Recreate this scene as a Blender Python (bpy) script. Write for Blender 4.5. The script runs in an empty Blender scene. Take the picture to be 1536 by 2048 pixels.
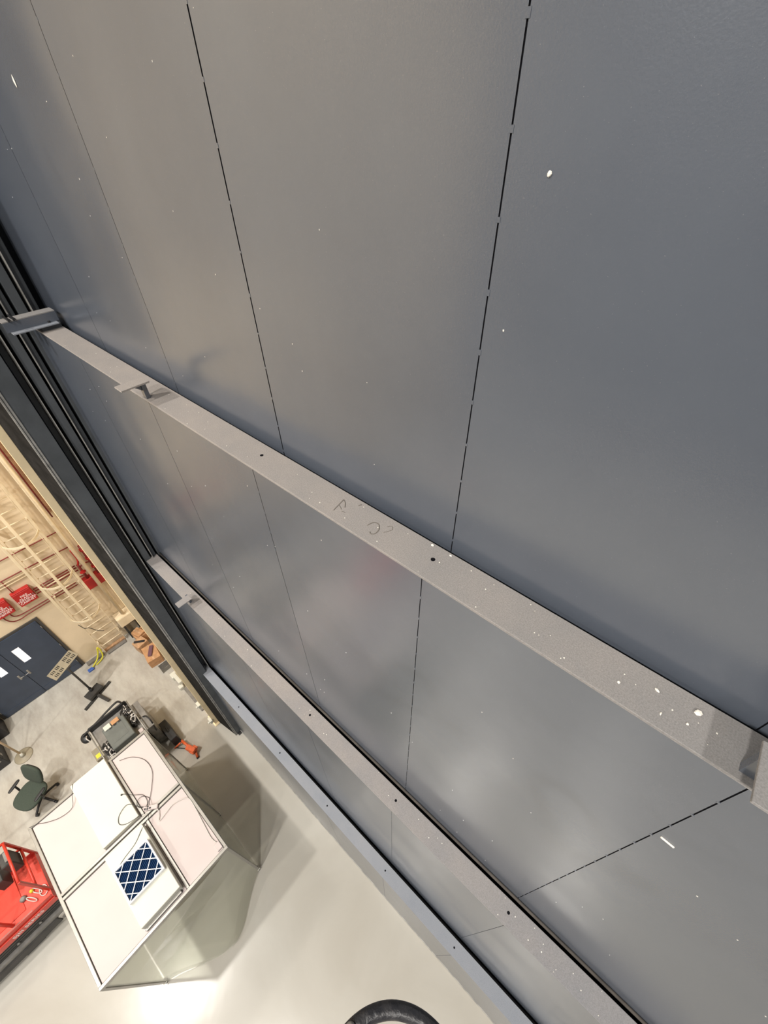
import bpy, bmesh, math, random
from mathutils import Vector, Matrix
random.seed(7)
SC = bpy.context.scene
COL = SC.collection
PI = math.pi

# ------------------------------------------------------------------ camera
CAMH = 11.05
cam_d = bpy.data.cameras.new('camera')
cam = bpy.data.objects.new('camera', cam_d)
COL.objects.link(cam)
cam_d.sensor_fit = 'HORIZONTAL'
cam_d.sensor_width = 36.0
cam_d.lens = 845.9 / 1536 * 36.0
cam_d.clip_start = 0.05
right = Vector((-0.75819, -0.65188, -0.01402))
down = Vector((-0.44114, 0.52868, -0.72518))
fwd = Vector((0.48014, -0.54364, -0.68841))
m3 = Matrix((right, -down, -fwd)).transposed()
cam.matrix_world = Matrix.Translation((0, 0, CAMH)) @ m3.to_4x4()
SC.camera = cam

# ------------------------------------------------------------------ world, exposure
w = bpy.data.worlds.new('world'); SC.world = w
w.use_nodes = True
w.node_tree.nodes['Background'].inputs[0].default_value = (0.9, 0.93, 1.0, 1)
w.node_tree.nodes['Background'].inputs[1].default_value = 0.05
SC.view_settings.view_transform = 'Standard'
SC.view_settings.look = 'None'
SC.view_settings.gamma = 1.0
SC.view_settings.use_curve_mapping = False
SC.view_settings.exposure = -1.0

# high bay lamps: position (x, y, z), power in watts
LAMPS = [(7.0, 6.8, 18.2, 1900), (1.0, 6.8, 18.2, 1900), (-5.0, 6.8, 18.2, 1900), (4.0, 14.0, 18.2, 1500), (-5.0, 14.0, 18.2, 1500)]
ALCOVE_FILL = (7.2, 3.2, 9.8, 290)  # unseen fill light added to brighten the cream end wall and column

# ------------------------------------------------------------------ helpers
ORG = {}
def origin(o):
    return ORG.get(o.name, Vector((0, 0, 0))) if o else Vector((0, 0, 0))

class MB:
    def __init__(self): self.bm = bmesh.new()
    def _x(self, vs, M):
        if M is not None:
            for v in vs: v.co = M @ v.co
    def box(self, x0, x1, y0, y1, z0, z1, bev=0.0, M=None, seg=1):
        b = bmesh.new()
        r = bmesh.ops.create_cube(b, size=1.0)
        for v in b.verts:
            v.co = Vector((x0 + (v.co.x + .5) * (x1 - x0), y0 + (v.co.y + .5) * (y1 - y0), z0 + (v.co.z + .5) * (z1 - z0)))
        if bev: bmesh.ops.bevel(b, geom=list(b.edges), offset=bev, segments=seg, profile=.5, affect='EDGES')
        self._merge(b, M); return self
    def _merge(self, b, M=None):
        mp = {}
        for v in b.verts:
            mp[v] = self.bm.verts.new(M @ v.co if M is not None else v.co)
        for f in b.faces:
            try:
                nf = self.bm.faces.new([mp[v] for v in f.verts]); nf.smooth = f.smooth
            except ValueError: pass
        b.free()
    def cyl(self, a, b, r, r2=None, n=16, smooth=True):
        a = Vector(a); b = Vector(b); d = b - a
        q = d.to_track_quat('Z', 'Y').to_matrix()
        r2 = r if r2 is None else r2
        A = [self.bm.verts.new(a + q @ Vector((r * math.cos(2*PI*i/n), r * math.sin(2*PI*i/n), 0))) for i in range(n)]
        B = [self.bm.verts.new(b + q @ Vector((r2 * math.cos(2*PI*i/n), r2 * math.sin(2*PI*i/n), 0))) for i in range(n)]
        for i in range(n):
            f = self.bm.faces.new((A[i], A[(i+1) % n], B[(i+1) % n], B[i])); f.smooth = smooth
        self.bm.faces.new(A[::-1]); self.bm.faces.new(B)
        return self
    def tube(self, pts, r, n=8, closed=False, sub=6, flat=1.0):
        P = [Vector(p) for p in pts]
        if sub > 1: P = catmull(P, sub, closed)
        N = len(P); rings = []
        t0 = (P[1] - P[0]).normalized()
        up = Vector((0, 0, 1)) if abs(t0.z) < .9 else Vector((1, 0, 0))
        for i, p in enumerate(P):
            if closed: t = P[(i+1) % N] - P[i-1]
            else: t = P[min(i+1, N-1)] - P[max(i-1, 0)]
            t.normalize()
            s = t.cross(up)
            if s.length < 1e-6: s = t.orthogonal()
            s.normalize(); up = s.cross(t).normalized()
            rings.append([self.bm.verts.new(p + s * (r * math.cos(2*PI*k/n)) + up * (r * flat * math.sin(2*PI*k/n))) for k in range(n)])
        for i in range(N if closed else N - 1):
            A = rings[i]; B = rings[(i+1) % N]
            for k in range(n):
                f = self.bm.faces.new((A[k], A[(k+1) % n], B[(k+1) % n], B[k])); f.smooth = True
        if not closed:
            self.bm.faces.new(rings[0][::-1]); self.bm.faces.new(rings[-1])
        return self
    def lathe(self, c, prof, n=24):
        c = Vector(c); rings = []
        for (r, z) in prof:
            rings.append([self.bm.verts.new(c + Vector((r * math.cos(2*PI*k/n), r * math.sin(2*PI*k/n), z))) for k in range(n)])
        for A, B in zip(rings, rings[1:]):
            for k in range(n):
                f = self.bm.faces.new((A[k], A[(k+1) % n], B[(k+1) % n], B[k])); f.smooth = True
        self.bm.faces.new(rings[0][::-1]); self.bm.faces.new(rings[-1])
        return self
    def prism(self, poly, axis, a, b):
        # poly: list of 2D points in the two remaining axes (in axis order), extruded from a to b along axis
        def mk(p, t):
            if axis == 'x': return Vector((t, p[0], p[1]))
            if axis == 'y': return Vector((p[0], t, p[1]))
            return Vector((p[0], p[1], t))
        A = [self.bm.verts.new(mk(p, a)) for p in poly]; B = [self.bm.verts.new(mk(p, b)) for p in poly]
        n = len(poly)
        for i in range(n): self.bm.faces.new((A[i], A[(i+1) % n], B[(i+1) % n], B[i]))
        self.bm.faces.new(A[::-1]); self.bm.faces.new(B)
        return self
    def grid(self, fn, nu, nv, smooth=True):
        V = [[self.bm.verts.new(fn(i / nu, j / nv)) for j in range(nv + 1)] for i in range(nu + 1)]
        for i in range(nu):
            for j in range(nv):
                f = self.bm.faces.new((V[i][j], V[i+1][j], V[i+1][j+1], V[i][j+1])); f.smooth = smooth
        return self
    def blob(self, fn, nu=28, nv=12):
        rows = []
        for j in range(nv + 1):
            ph = -PI/2 + PI * j / nv
            rows.append([self.bm.verts.new(fn(2*PI*i/nu, ph)) for i in range(nu)])
        for j in range(nv):
            for i in range(nu):
                f = self.bm.faces.new((rows[j][i], rows[j][(i+1) % nu], rows[j+1][(i+1) % nu], rows[j+1][i])); f.smooth = True
        return self
    def build(self, name, mat, parent=None):
        bmesh.ops.recalc_face_normals(self.bm, faces=list(self.bm.faces))
        o0 = origin(parent)
        for v in self.bm.verts: v.co -= o0
        me = bpy.data.meshes.new(name); self.bm.to_mesh(me); self.bm.free()
        if mat: me.materials.append(mat)
        o = bpy.data.objects.new(name, me); COL.objects.link(o)
        if parent: o.parent = parent; ORG[o.name] = o0
        return o

def catmull(P, sub, closed=False):
    out = []; N = len(P)
    rng = N if closed else N - 1
    for i in range(rng):
        p0 = P[i-1] if (closed or i > 0) else P[0]
        p1 = P[i]; p2 = P[(i+1) % N]
        p3 = P[(i+2) % N] if (closed or i + 2 < N) else P[-1]
        for k in range(sub):
            t = k / sub
            out.append(.5 * ((2*p1) + (p2-p0)*t + (2*p0-5*p1+4*p2-p3)*t*t + (3*p1-p0-3*p2+p3)*t**3))
    if not closed: out.append(P[-1].copy())
    return out

def tag(o, label, cat, group=None, kind=None):
    o['label'] = label; o['category'] = cat
    if group: o['group'] = group
    if kind: o['kind'] = kind
    return o
def thing(name, loc, label, cat, group=None, kind=None):
    o = bpy.data.objects.new(name, None); COL.objects.link(o)
    o.location = loc; o.empty_display_size = .1
    ORG[o.name] = Vector(loc)
    return tag(o, label, cat, group, kind)
def inst(src, parent, dx=0, dy=0, dz=0):
    c = src.copy(); COL.objects.link(c); c.parent = parent
    c.location = src.location + Vector((dx, dy, dz)); ORG[c.name] = origin(src)
    return c
def RZ(a, c=(0, 0, 0)):
    c = Vector(c); return Matrix.Translation(c) @ Matrix.Rotation(a, 4, 'Z')

# ------------------------------------------------------------------ materials
def mat(name, col, rough=.5, metal=0.0, var=0.0, vscale=4.0, bump=0.0, bscale=40.0, rvar=0.0, col2=None, spec=.5, detail=4.0):
    m = bpy.data.materials.new(name); m.use_nodes = True
    nt = m.node_tree; N = nt.nodes; L = nt.links
    p = N['Principled BSDF']
    p.inputs['Base Color'].default_value = (*col, 1); p.inputs['Roughness'].default_value = rough
    p.inputs['Metallic'].default_value = metal; p.inputs['Specular IOR Level'].default_value = spec
    tc = N.new('ShaderNodeTexCoord')
    if var or col2:
        n = N.new('ShaderNodeTexNoise'); n.inputs['Scale'].default_value = vscale; n.inputs['Detail'].default_value = detail
        L.new(tc.outputs['Object'], n.inputs['Vector'])
        r = N.new('ShaderNodeValToRGB')
        c2 = col2 or tuple(c * (1 - var) for c in col); c1 = col if col2 else tuple(min(1, c * (1 + var)) for c in col)
        r.color_ramp.elements[0].position = .35; r.color_ramp.elements[1].position = .65
        r.color_ramp.elements[0].color = (*c2, 1); r.color_ramp.elements[1].color = (*c1, 1)
        L.new(n.outputs['Fac'], r.inputs['Fac']); L.new(r.outputs['Color'], p.inputs['Base Color'])
    if rvar:
        n2 = N.new('ShaderNodeTexNoise'); n2.inputs['Scale'].default_value = 1.7
        L.new(tc.outputs['Object'], n2.inputs['Vector'])
        mr = N.new('ShaderNodeMapRange'); mr.inputs['To Min'].default_value = rough - rvar; mr.inputs['To Max'].default_value = rough + rvar
        L.new(n2.outputs['Fac'], mr.inputs['Value']); L.new(mr.outputs['Result'], p.inputs['Roughness'])
    if bump:
        n3 = N.new('ShaderNodeTexNoise'); n3.inputs['Scale'].default_value = bscale; n3.inputs['Detail'].default_value = 3
        L.new(tc.outputs['Object'], n3.inputs['Vector'])
        b = N.new('ShaderNodeBump'); b.inputs['Strength'].default_value = bump; b.inputs['Distance'].default_value = .01
        L.new(n3.outputs['Fac'], b.inputs['Height']); L.new(b.outputs['Normal'], p.inputs['Normal'])
    return m

def leaf_paint():
    m = bpy.data.materials.new('satin_blue_grey_paint'); m.use_nodes = True
    nt = m.node_tree; N = nt.nodes; L = nt.links; p = N['Principled BSDF']
    tc = N.new('ShaderNodeTexCoord')
    n = N.new('ShaderNodeTexNoise'); n.inputs['Scale'].default_value = 1.3; n.inputs['Detail'].default_value = 6; n.inputs['Roughness'].default_value = .6
    L.new(tc.outputs['Object'], n.inputs['Vector'])
    r = N.new('ShaderNodeValToRGB'); r.color_ramp.elements[0].position = .3; r.color_ramp.elements[1].position = .7
    r.color_ramp.elements[0].color = (.078, .091, .116, 1); r.color_ramp.elements[1].color = (.094, .108, .134, 1)
    L.new(n.outputs['Fac'], r.inputs['Fac'])
    # fine dust specks
    v = N.new('ShaderNodeTexNoise'); v.inputs['Scale'].default_value = 220; v.inputs['Detail'].default_value = 2
    L.new(tc.outputs['Object'], v.inputs['Vector'])
    mr = N.new('ShaderNodeMapRange'); mr.inputs['From Min'].default_value = .70; mr.inputs['From Max'].default_value = .80; mr.inputs['To Max'].default_value = .35
    L.new(v.outputs['Fac'], mr.inputs['Value'])
    mx = N.new('ShaderNodeMixRGB'); mx.inputs['Color2'].default_value = (.45, .44, .42, 1)
    L.new(mr.outputs['Result'], mx.inputs['Fac']); L.new(r.outputs['Color'], mx.inputs['Color1'])
    L.new(mx.outputs['Color'], p.inputs['Base Color'])
    p.inputs['Roughness'].default_value = .25; p.inputs['Specular IOR Level'].default_value = 1.0; p.inputs['IOR'].default_value = 1.60
    # oil canning: long shallow waves, plus a faint orange peel
    n2 = N.new('ShaderNodeTexNoise'); n2.inputs['Scale'].default_value = .9; n2.inputs['Detail'].default_value = 1.0
    L.new(tc.outputs['Object'], n2.inputs['Vector'])
    b = N.new('ShaderNodeBump'); b.inputs['Strength'].default_value = .75; b.inputs['Distance'].default_value = .05
    L.new(n2.outputs['Fac'], b.inputs['Height'])
    n4 = N.new('ShaderNodeTexNoise'); n4.inputs['Scale'].default_value = 160
    L.new(tc.outputs['Object'], n4.inputs['Vector'])
    b2 = N.new('ShaderNodeBump'); b2.inputs['Strength'].default_value = .08; b2.inputs['Distance'].default_value = .004
    L.new(n4.outputs['Fac'], b2.inputs['Height']); L.new(b.outputs['Normal'], b2.inputs['Normal'])
    L.new(b2.outputs['Normal'], p.inputs['Normal'])
    return m

def dusty(name, paint, dust, amount):
    m = bpy.data.materials.new(name); m.use_nodes = True
    nt = m.node_tree; N = nt.nodes; L = nt.links; p = N['Principled BSDF']
    tc = N.new('ShaderNodeTexCoord')
    n = N.new('ShaderNodeTexNoise'); n.inputs['Scale'].default_value = 2.2; n.inputs['Detail'].default_value = 8; n.inputs['Roughness'].default_value = .65
    L.new(tc.outputs['Object'], n.inputs['Vector'])
    mr = N.new('ShaderNodeMapRange'); mr.inputs['From Min'].default_value = .3; mr.inputs['From Max'].default_value = .7
    mr.inputs['To Min'].default_value = max(0, amount - .22); mr.inputs['To Max'].default_value = min(1, amount + .22)
    L.new(n.outputs['Fac'], mr.inputs['Value'])
    sx = N.new('ShaderNodeSeparateXYZ'); L.new(tc.outputs['Object'], sx.inputs['Vector'])
    mrx = N.new('ShaderNodeMapRange'); mrx.inputs['From Min'].default_value = -1.2; mrx.inputs['From Max'].default_value = 2.2; mrx.inputs['To Min'].default_value = .45; mrx.inputs['To Max'].default_value = 1.1
    L.new(sx.outputs['X'], mrx.inputs['Value'])
    mu = N.new('ShaderNodeMath'); mu.operation = 'MULTIPLY'; mu.use_clamp = True
    L.new(mr.outputs['Result'], mu.inputs[0]); L.new(mrx.outputs['Result'], mu.inputs[1])
    mx = N.new('ShaderNodeMixRGB'); mx.inputs['Color1'].default_value = (*paint, 1); mx.inputs['Color2'].default_value = (*dust, 1)
    L.new(mu.outputs['Value'], mx.inputs['Fac'])
    g = N.new('ShaderNodeTexNoise'); g.inputs['Scale'].default_value = 190; g.inputs['Detail'].default_value = 3
    L.new(tc.outputs['Object'], g.inputs['Vector'])
    mr2 = N.new('ShaderNodeMapRange'); mr2.inputs['From Min'].default_value = .3; mr2.inputs['From Max'].default_value = .72; mr2.inputs['To Min'].default_value = .84; mr2.inputs['To Max'].default_value = 1.16
    L.new(g.outputs['Fac'], mr2.inputs['Value'])
    ml = N.new('ShaderNodeMixRGB'); ml.blend_type = 'MULTIPLY'; ml.inputs['Fac'].default_value = 1
    L.new(mx.outputs['Color'], ml.inputs['Color1']); L.new(mr2.outputs['Result'], ml.inputs['Color2'])
    L.new(ml.outputs['Color'], p.inputs['Base Color']); p.inputs['Roughness'].default_value = .75
    p.inputs['Specular IOR Level'].default_value = .25
    b = N.new('ShaderNodeBump'); b.inputs['Strength'].default_value = .3; b.inputs['Distance'].default_value = .003
    L.new(g.outputs['Fac'], b.inputs['Height']); L.new(b.outputs['Normal'], p.inputs['Normal'])
    return m

def floor_mat():
    m = bpy.data.materials.new('sealed_concrete_floor'); m.use_nodes = True
    nt = m.node_tree; N = nt.nodes; L = nt.links; p = N['Principled BSDF']
    tc = N.new('ShaderNodeTexCoord')
    n = N.new('ShaderNodeTexNoise'); n.inputs['Scale'].default_value = .55; n.inputs['Detail'].default_value = 5; n.inputs['Roughness'].default_value = .55; n.inputs['Distortion'].default_value = .6
    L.new(tc.outputs['Object'], n.inputs['Vector'])
    r = N.new('ShaderNodeValToRGB'); r.color_ramp.elements[0].position = .3; r.color_ramp.elements[1].position = .62
    r.color_ramp.elements[0].color = (.42, .395, .345, 1); r.color_ramp.elements[1].color = (.485, .465, .415, 1)
    L.new(n.outputs['Fac'], r.inputs['Fac'])
    # scuffs: streaky darker rubber marks in the work area beyond the booth
    mp = N.new('ShaderNodeMapping'); mp.inputs['Scale'].default_value = (.8, 1.9, 1); mp.inputs['Rotation'].default_value = (0, 0, .5)
    L.new(tc.outputs['Object'], mp.inputs['Vector'])
    s = N.new('ShaderNodeTexNoise'); s.inputs['Scale'].default_value = 1.5; s.inputs['Detail'].default_value = 7; s.inputs['Roughness'].default_value = .7
    L.new(mp.outputs['Vector'], s.inputs['Vector'])
    mr = N.new('ShaderNodeMapRange'); mr.inputs['From Min'].default_value = .38; mr.inputs['From Max'].default_value = .75; mr.inputs['To Max'].default_value = .52
    L.new(s.outputs['Fac'], mr.inputs['Value'])
    sx = N.new('ShaderNodeSeparateXYZ'); L.new(tc.outputs['Object'], sx.inputs['Vector'])
    mr2 = N.new('ShaderNodeMapRange'); mr2.inputs['From Min'].default_value = 5.0; mr2.inputs['From Max'].default_value = 7.0
    L.new(sx.outputs['X'], mr2.inputs['Value'])
    mu = N.new('ShaderNodeMath'); mu.operation = 'MULTIPLY'
    L.new(mr.outputs['Result'], mu.inputs[0]); L.new(mr2.outputs['Result'], mu.inputs[1])
    mx = N.new('ShaderNodeMixRGB'); mx.inputs['Color2'].default_value = (.17, .14, .11, 1)
    L.new(mu.outputs['Value'], mx.inputs['Fac']); L.new(r.outputs['Color'], mx.inputs['Color1'])
    L.new(mx.outputs['Color'], p.inputs['Base Color'])
    p.inputs['Roughness'].default_value = .2; p.inputs['Specular IOR Level'].default_value = .5
    g = N.new('ShaderNodeTexNoise'); g.inputs['Scale'].default_value = 1.1; g.inputs['Detail'].default_value = 3
    L.new(tc.outputs['Object'], g.inputs['Vector'])
    b = N.new('ShaderNodeBump'); b.inputs['Strength'].default_value = .12; b.inputs['Distance'].default_value = .03
    L.new(g.outputs['Fac'], b.inputs['Height']); L.new(b.outputs['Normal'], p.inputs['Normal'])
    return m

def vinyl():
    m = bpy.data.materials.new('clear_vinyl'); m.use_nodes = True
    nt = m.node_tree; N = nt.nodes; L = nt.links
    out = N['Material Output']; p = N['Principled BSDF']
    p.inputs['Base Color'].default_value = (.68, .675, .58, 1); p.inputs['Roughness'].default_value = .10; p.inputs['Specular IOR Level'].default_value = .8
    t = N.new('ShaderNodeBsdfTransparent'); t.inputs['Color'].default_value = (.86, .87, .80, 1)
    lw = N.new('ShaderNodeLayerWeight'); lw.inputs['Blend'].default_value = .42
    mr = N.new('ShaderNodeMapRange'); mr.inputs['To Min'].default_value = .24; mr.inputs['To Max'].default_value = .66
    L.new(lw.outputs['Facing'], mr.inputs['Value'])
    mx = N.new('ShaderNodeMixShader'); L.new(mr.outputs['Result'], mx.inputs['Fac'])
    L.new(t.outputs['BSDF'], mx.inputs[1]); L.new(p.outputs['BSDF'], mx.inputs[2]); L.new(mx.outputs['Shader'], out.inputs['Surface'])
    return m
def emis(name, col, s):
    m = bpy.data.materials.new(name); m.use_nodes = True
    p = m.node_tree.nodes['Principled BSDF']
    p.inputs['Base Color'].default_value = (*col, 1); p.inputs['Emission Color'].default_value = (*col, 1); p.inputs['Emission Strength'].default_value = s
    return m

M_LEAF = leaf_paint()
M_GIRT1 = dusty('dusty_channel_tan', (.19, .20, .21), (.37, .33, .30), .72)
M_GIRT2 = dusty('dusty_channel_warm', (.19, .20, .22), (.36, .32, .29), .62)
M_GIRT3 = dusty('dusty_channel_blue', (.22, .24, .275), (.33, .33, .345), .35)
M_BACK = mat('black_backing', (.008, .008, .010), .9, spec=.05)
M_JAMB = mat('dark_grey_steel_paint', (.085, .094, .104), .55, var=.16, vscale=3, bump=.1, bscale=60)
M_PALEEDGE = mat('lit_edge_and_seal_grey', (.34, .33, .31), .6, var=.25, vscale=9)  # light caught on jamb edges is painted in; also colours the bottom seal
M_JAMBDK = mat('side_shade_and_groove_black', (.022, .021, .02), .95, var=.3, vscale=6, spec=.05)  # shade painted into the column's side face; also the edge groove colour
M_SEAL = mat('brown_rubber_seal', (.06, .052, .045), .8, var=.3, vscale=5)
M_CREAM = mat('cream_wall_paint', (.78, .65, .46), .6, var=.07, vscale=1.2, bump=.1, bscale=30)
M_CREAMST = mat('cream_steel_paint', (.80, .68, .48), .42, var=.06, vscale=5)
M_TRIM = mat('cream_column_paint', (.95, .78, .50), .45, var=.05, vscale=4)
M_BRICK = mat('tan_masonry', (.52, .31, .19), .8, var=.2, vscale=8)
M_FLOOR = floor_mat()
M_DOOR = mat('navy_door_paint', (.042, .058, .092), .42, var=.1, vscale=3)
M_DOORFR = mat('dark_door_frame', (.06, .055, .05), .5)
M_GLOW = emis('bright_window_pane', (1.0, .98, .95), 1.6)
M_RED = mat('fire_red_paint', (.42, .018, .016), .4, var=.12, vscale=6)
M_PIPERED = mat('dark_red_pipe', (.20, .02, .016), .45, var=.2, vscale=8)
M_WHITE = mat('white_enamel', (.55, .475, .455), .7, var=.02, vscale=2)
M_WHITE2 = mat('white_powder_coat', (.62, .61, .53), .55, var=.02, vscale=2)
M_LETTER = mat('white_lettering', (.9, .75, .72), .5)
M_ALU = mat('anodised_aluminium', (.31, .295, .265), .35, metal=.35, var=.06, vscale=6)
M_ALUDK = mat('panel_gap_black', (.05, .045, .04), .7)  # dark tone seen in the gaps between booth roof panels
M_VINYL = vinyl()
M_BLUE = mat('blue_filter_media', (.016, .07, .19), .75, var=.2, vscale=30)
M_FILTW = mat('filter_card_white', (.86, .86, .86), .6)
M_BLACK = mat('black_plastic', (.016, .016, .017), .5, var=.2, vscale=12)
M_CORD = mat('black_cord', (.02, .018, .016), .55)
M_CORDG = mat('grey_cord', (.55, .52, .48), .5)
M_CHAIR = mat('dark_green_fabric', (.045, .060, .045), .9, var=.12, vscale=60, bump=.3, bscale=300)
M_LIFTRED = mat('lift_red_paint', (.62, .045, .025), .35, var=.06, vscale=4)
M_LIFTDECK = mat('lift_deck_red', (.66, .07, .045), .45, var=.1, vscale=9, bump=.25, bscale=55)
M_DARKST = mat('dark_steel', (.045, .043, .04), .5, metal=.3, var=.2, vscale=8)
M_GREYST = mat('grey_steel', (.22, .21, .195), .45, metal=.3, var=.15, vscale=8)
M_GREYPL = mat('grey_green_equipment', (.115, .125, .115), .5, var=.1, vscale=6)
M_BEIGE = mat('beige_metal', (.27, .235, .165), .5, var=.1, vscale=6)
M_ORANGE = mat('orange_paint', (.72, .13, .035), .4, var=.15, vscale=14)
M_CARD = mat('brown_cardboard', (.46, .25, .12), .8, var=.12, vscale=14)
M_WOOD = mat('pine_wood', (.48, .29, .16), .7, var=.2, vscale=16)
M_TAN = mat('tan_brass_tube', (.60, .46, .30), .35, metal=.4)
M_YELL = mat('yellow_tape', (.62, .58, .04), .5)
M_BLUEP = mat('blue_plastic', (.05, .12, .42), .4)
M_BLUEF = mat('dark_blue_bag', (.03, .03, .09), .6)
M_SCRIB = mat('wiped_dust_mark', (.17, .15, .13), .8)
M_CHIP = mat('white_plaster_crumb', (.86, .82, .74), .8)
M_RUBBER = mat('worn_black_paint', (.034, .033, .035), .42, vscale=38, col2=(.007, .008, .012), detail=6, bump=.3, bscale=90)
M_CEIL = mat('hall_ceiling_paint', (.30, .30, .30), .8)
M_HALL = mat('hall_wall_paint', (.20, .215, .24), .7)
M_LAMP = mat('lamp_housing', (.5, .5, .5), .4, metal=.6)
M_DIFF = emis('lamp_diffuser', (1, .93, .82), 6)
M_PURPLE = mat('plum_wrap', (.13, .06, .08), .6)

# ------------------------------------------------------------------ structure
FX = 10.13      # far wall
def struct(o, label, cat):
    return tag(o, label, cat, kind='structure')
struct(MB().box(-14, FX + .3, -2.2, 16, -.25, 0).build('floor', M_FLOOR), 'pale greige sealed concrete floor far below with rubber scuffs', 'floor')
struct(MB().box(FX, FX + .2, -2.2, 16, 0, 19.6).build('wall_back', M_CREAM), 'cream painted end wall behind the caged ladder', 'wall')
struct(MB().box(6.2, FX, -.62, -.42, 0, 19.6).build('wall_right', M_CREAM), 'narrow cream return wall beside the dark door guide', 'wall')
struct(MB().box(-14, FX, 15.8, 16, 0, 19.6).build('wall_left', M_HALL), 'long hall wall facing the tall door', 'wall')
struct(MB().box(-14.2, -14, -2.2, 16, 0, 19.6).build('wall_rear', M_HALL), 'hall wall behind the camera', 'wall')
struct(MB().box(-14, -7.3, -1.6, -1.4, 0, 19.6).build('wall_front', M_HALL), 'hall wall continuing past the tall door', 'wall')
struct(MB().box(-14.2, FX + .2, -2.2, 16, 19.6, 19.8).build('ceiling', M_CEIL), 'pale hall ceiling high above the lamps', 'ceiling')

# ------------------------------------------------------------------ high bay lamps, plus the added alcove fill
for i, (x, y, z, pw) in enumerate(LAMPS + [ALCOVE_FILL]):
    t = thing('high_bay_or_fill_lamp', (x, y, z), ['round high bay lamp above the red scissor lift', 'round high bay lamp over the open floor beside the booth', 'round high bay lamp behind the camera', 'round high bay lamp deep in the hall past the booth',
              'round high bay lamp in the far rear corner of the hall', 'unseen fill lamp added to brighten the cream end wall'][i], 'lamp', 'hall lamps')
    MB().lathe((x, y, z), [(.30, .02), (.30, .06), (.16, .2), (.12, .34), (.03, .36)]).build('housing', M_LAMP, t)
    MB().lathe((x, y, z), [(.28, .012), (.28, .02)]).build('diffuser', M_DIFF, t)
    MB().cyl((x, y, z + .3), (x, y, 19.6), .012, n=8).build('suspension_rod', M_LAMP, t)
    ld = bpy.data.lights.new('lamp_light', 'AREA'); ld.shape = 'DISK'; ld.size = .6; ld.spread = math.radians(150); ld.energy = pw; ld.color = (1.0, .955, .895)
    lo = bpy.data.objects.new('lamp_light', ld); COL.objects.link(lo); lo.location = (x, y, z - .01)

# ------------------------------------------------------------------ telescopic lift door: four leaves
P0, PITCH = .625, 1.2
XE = 5.50
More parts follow.
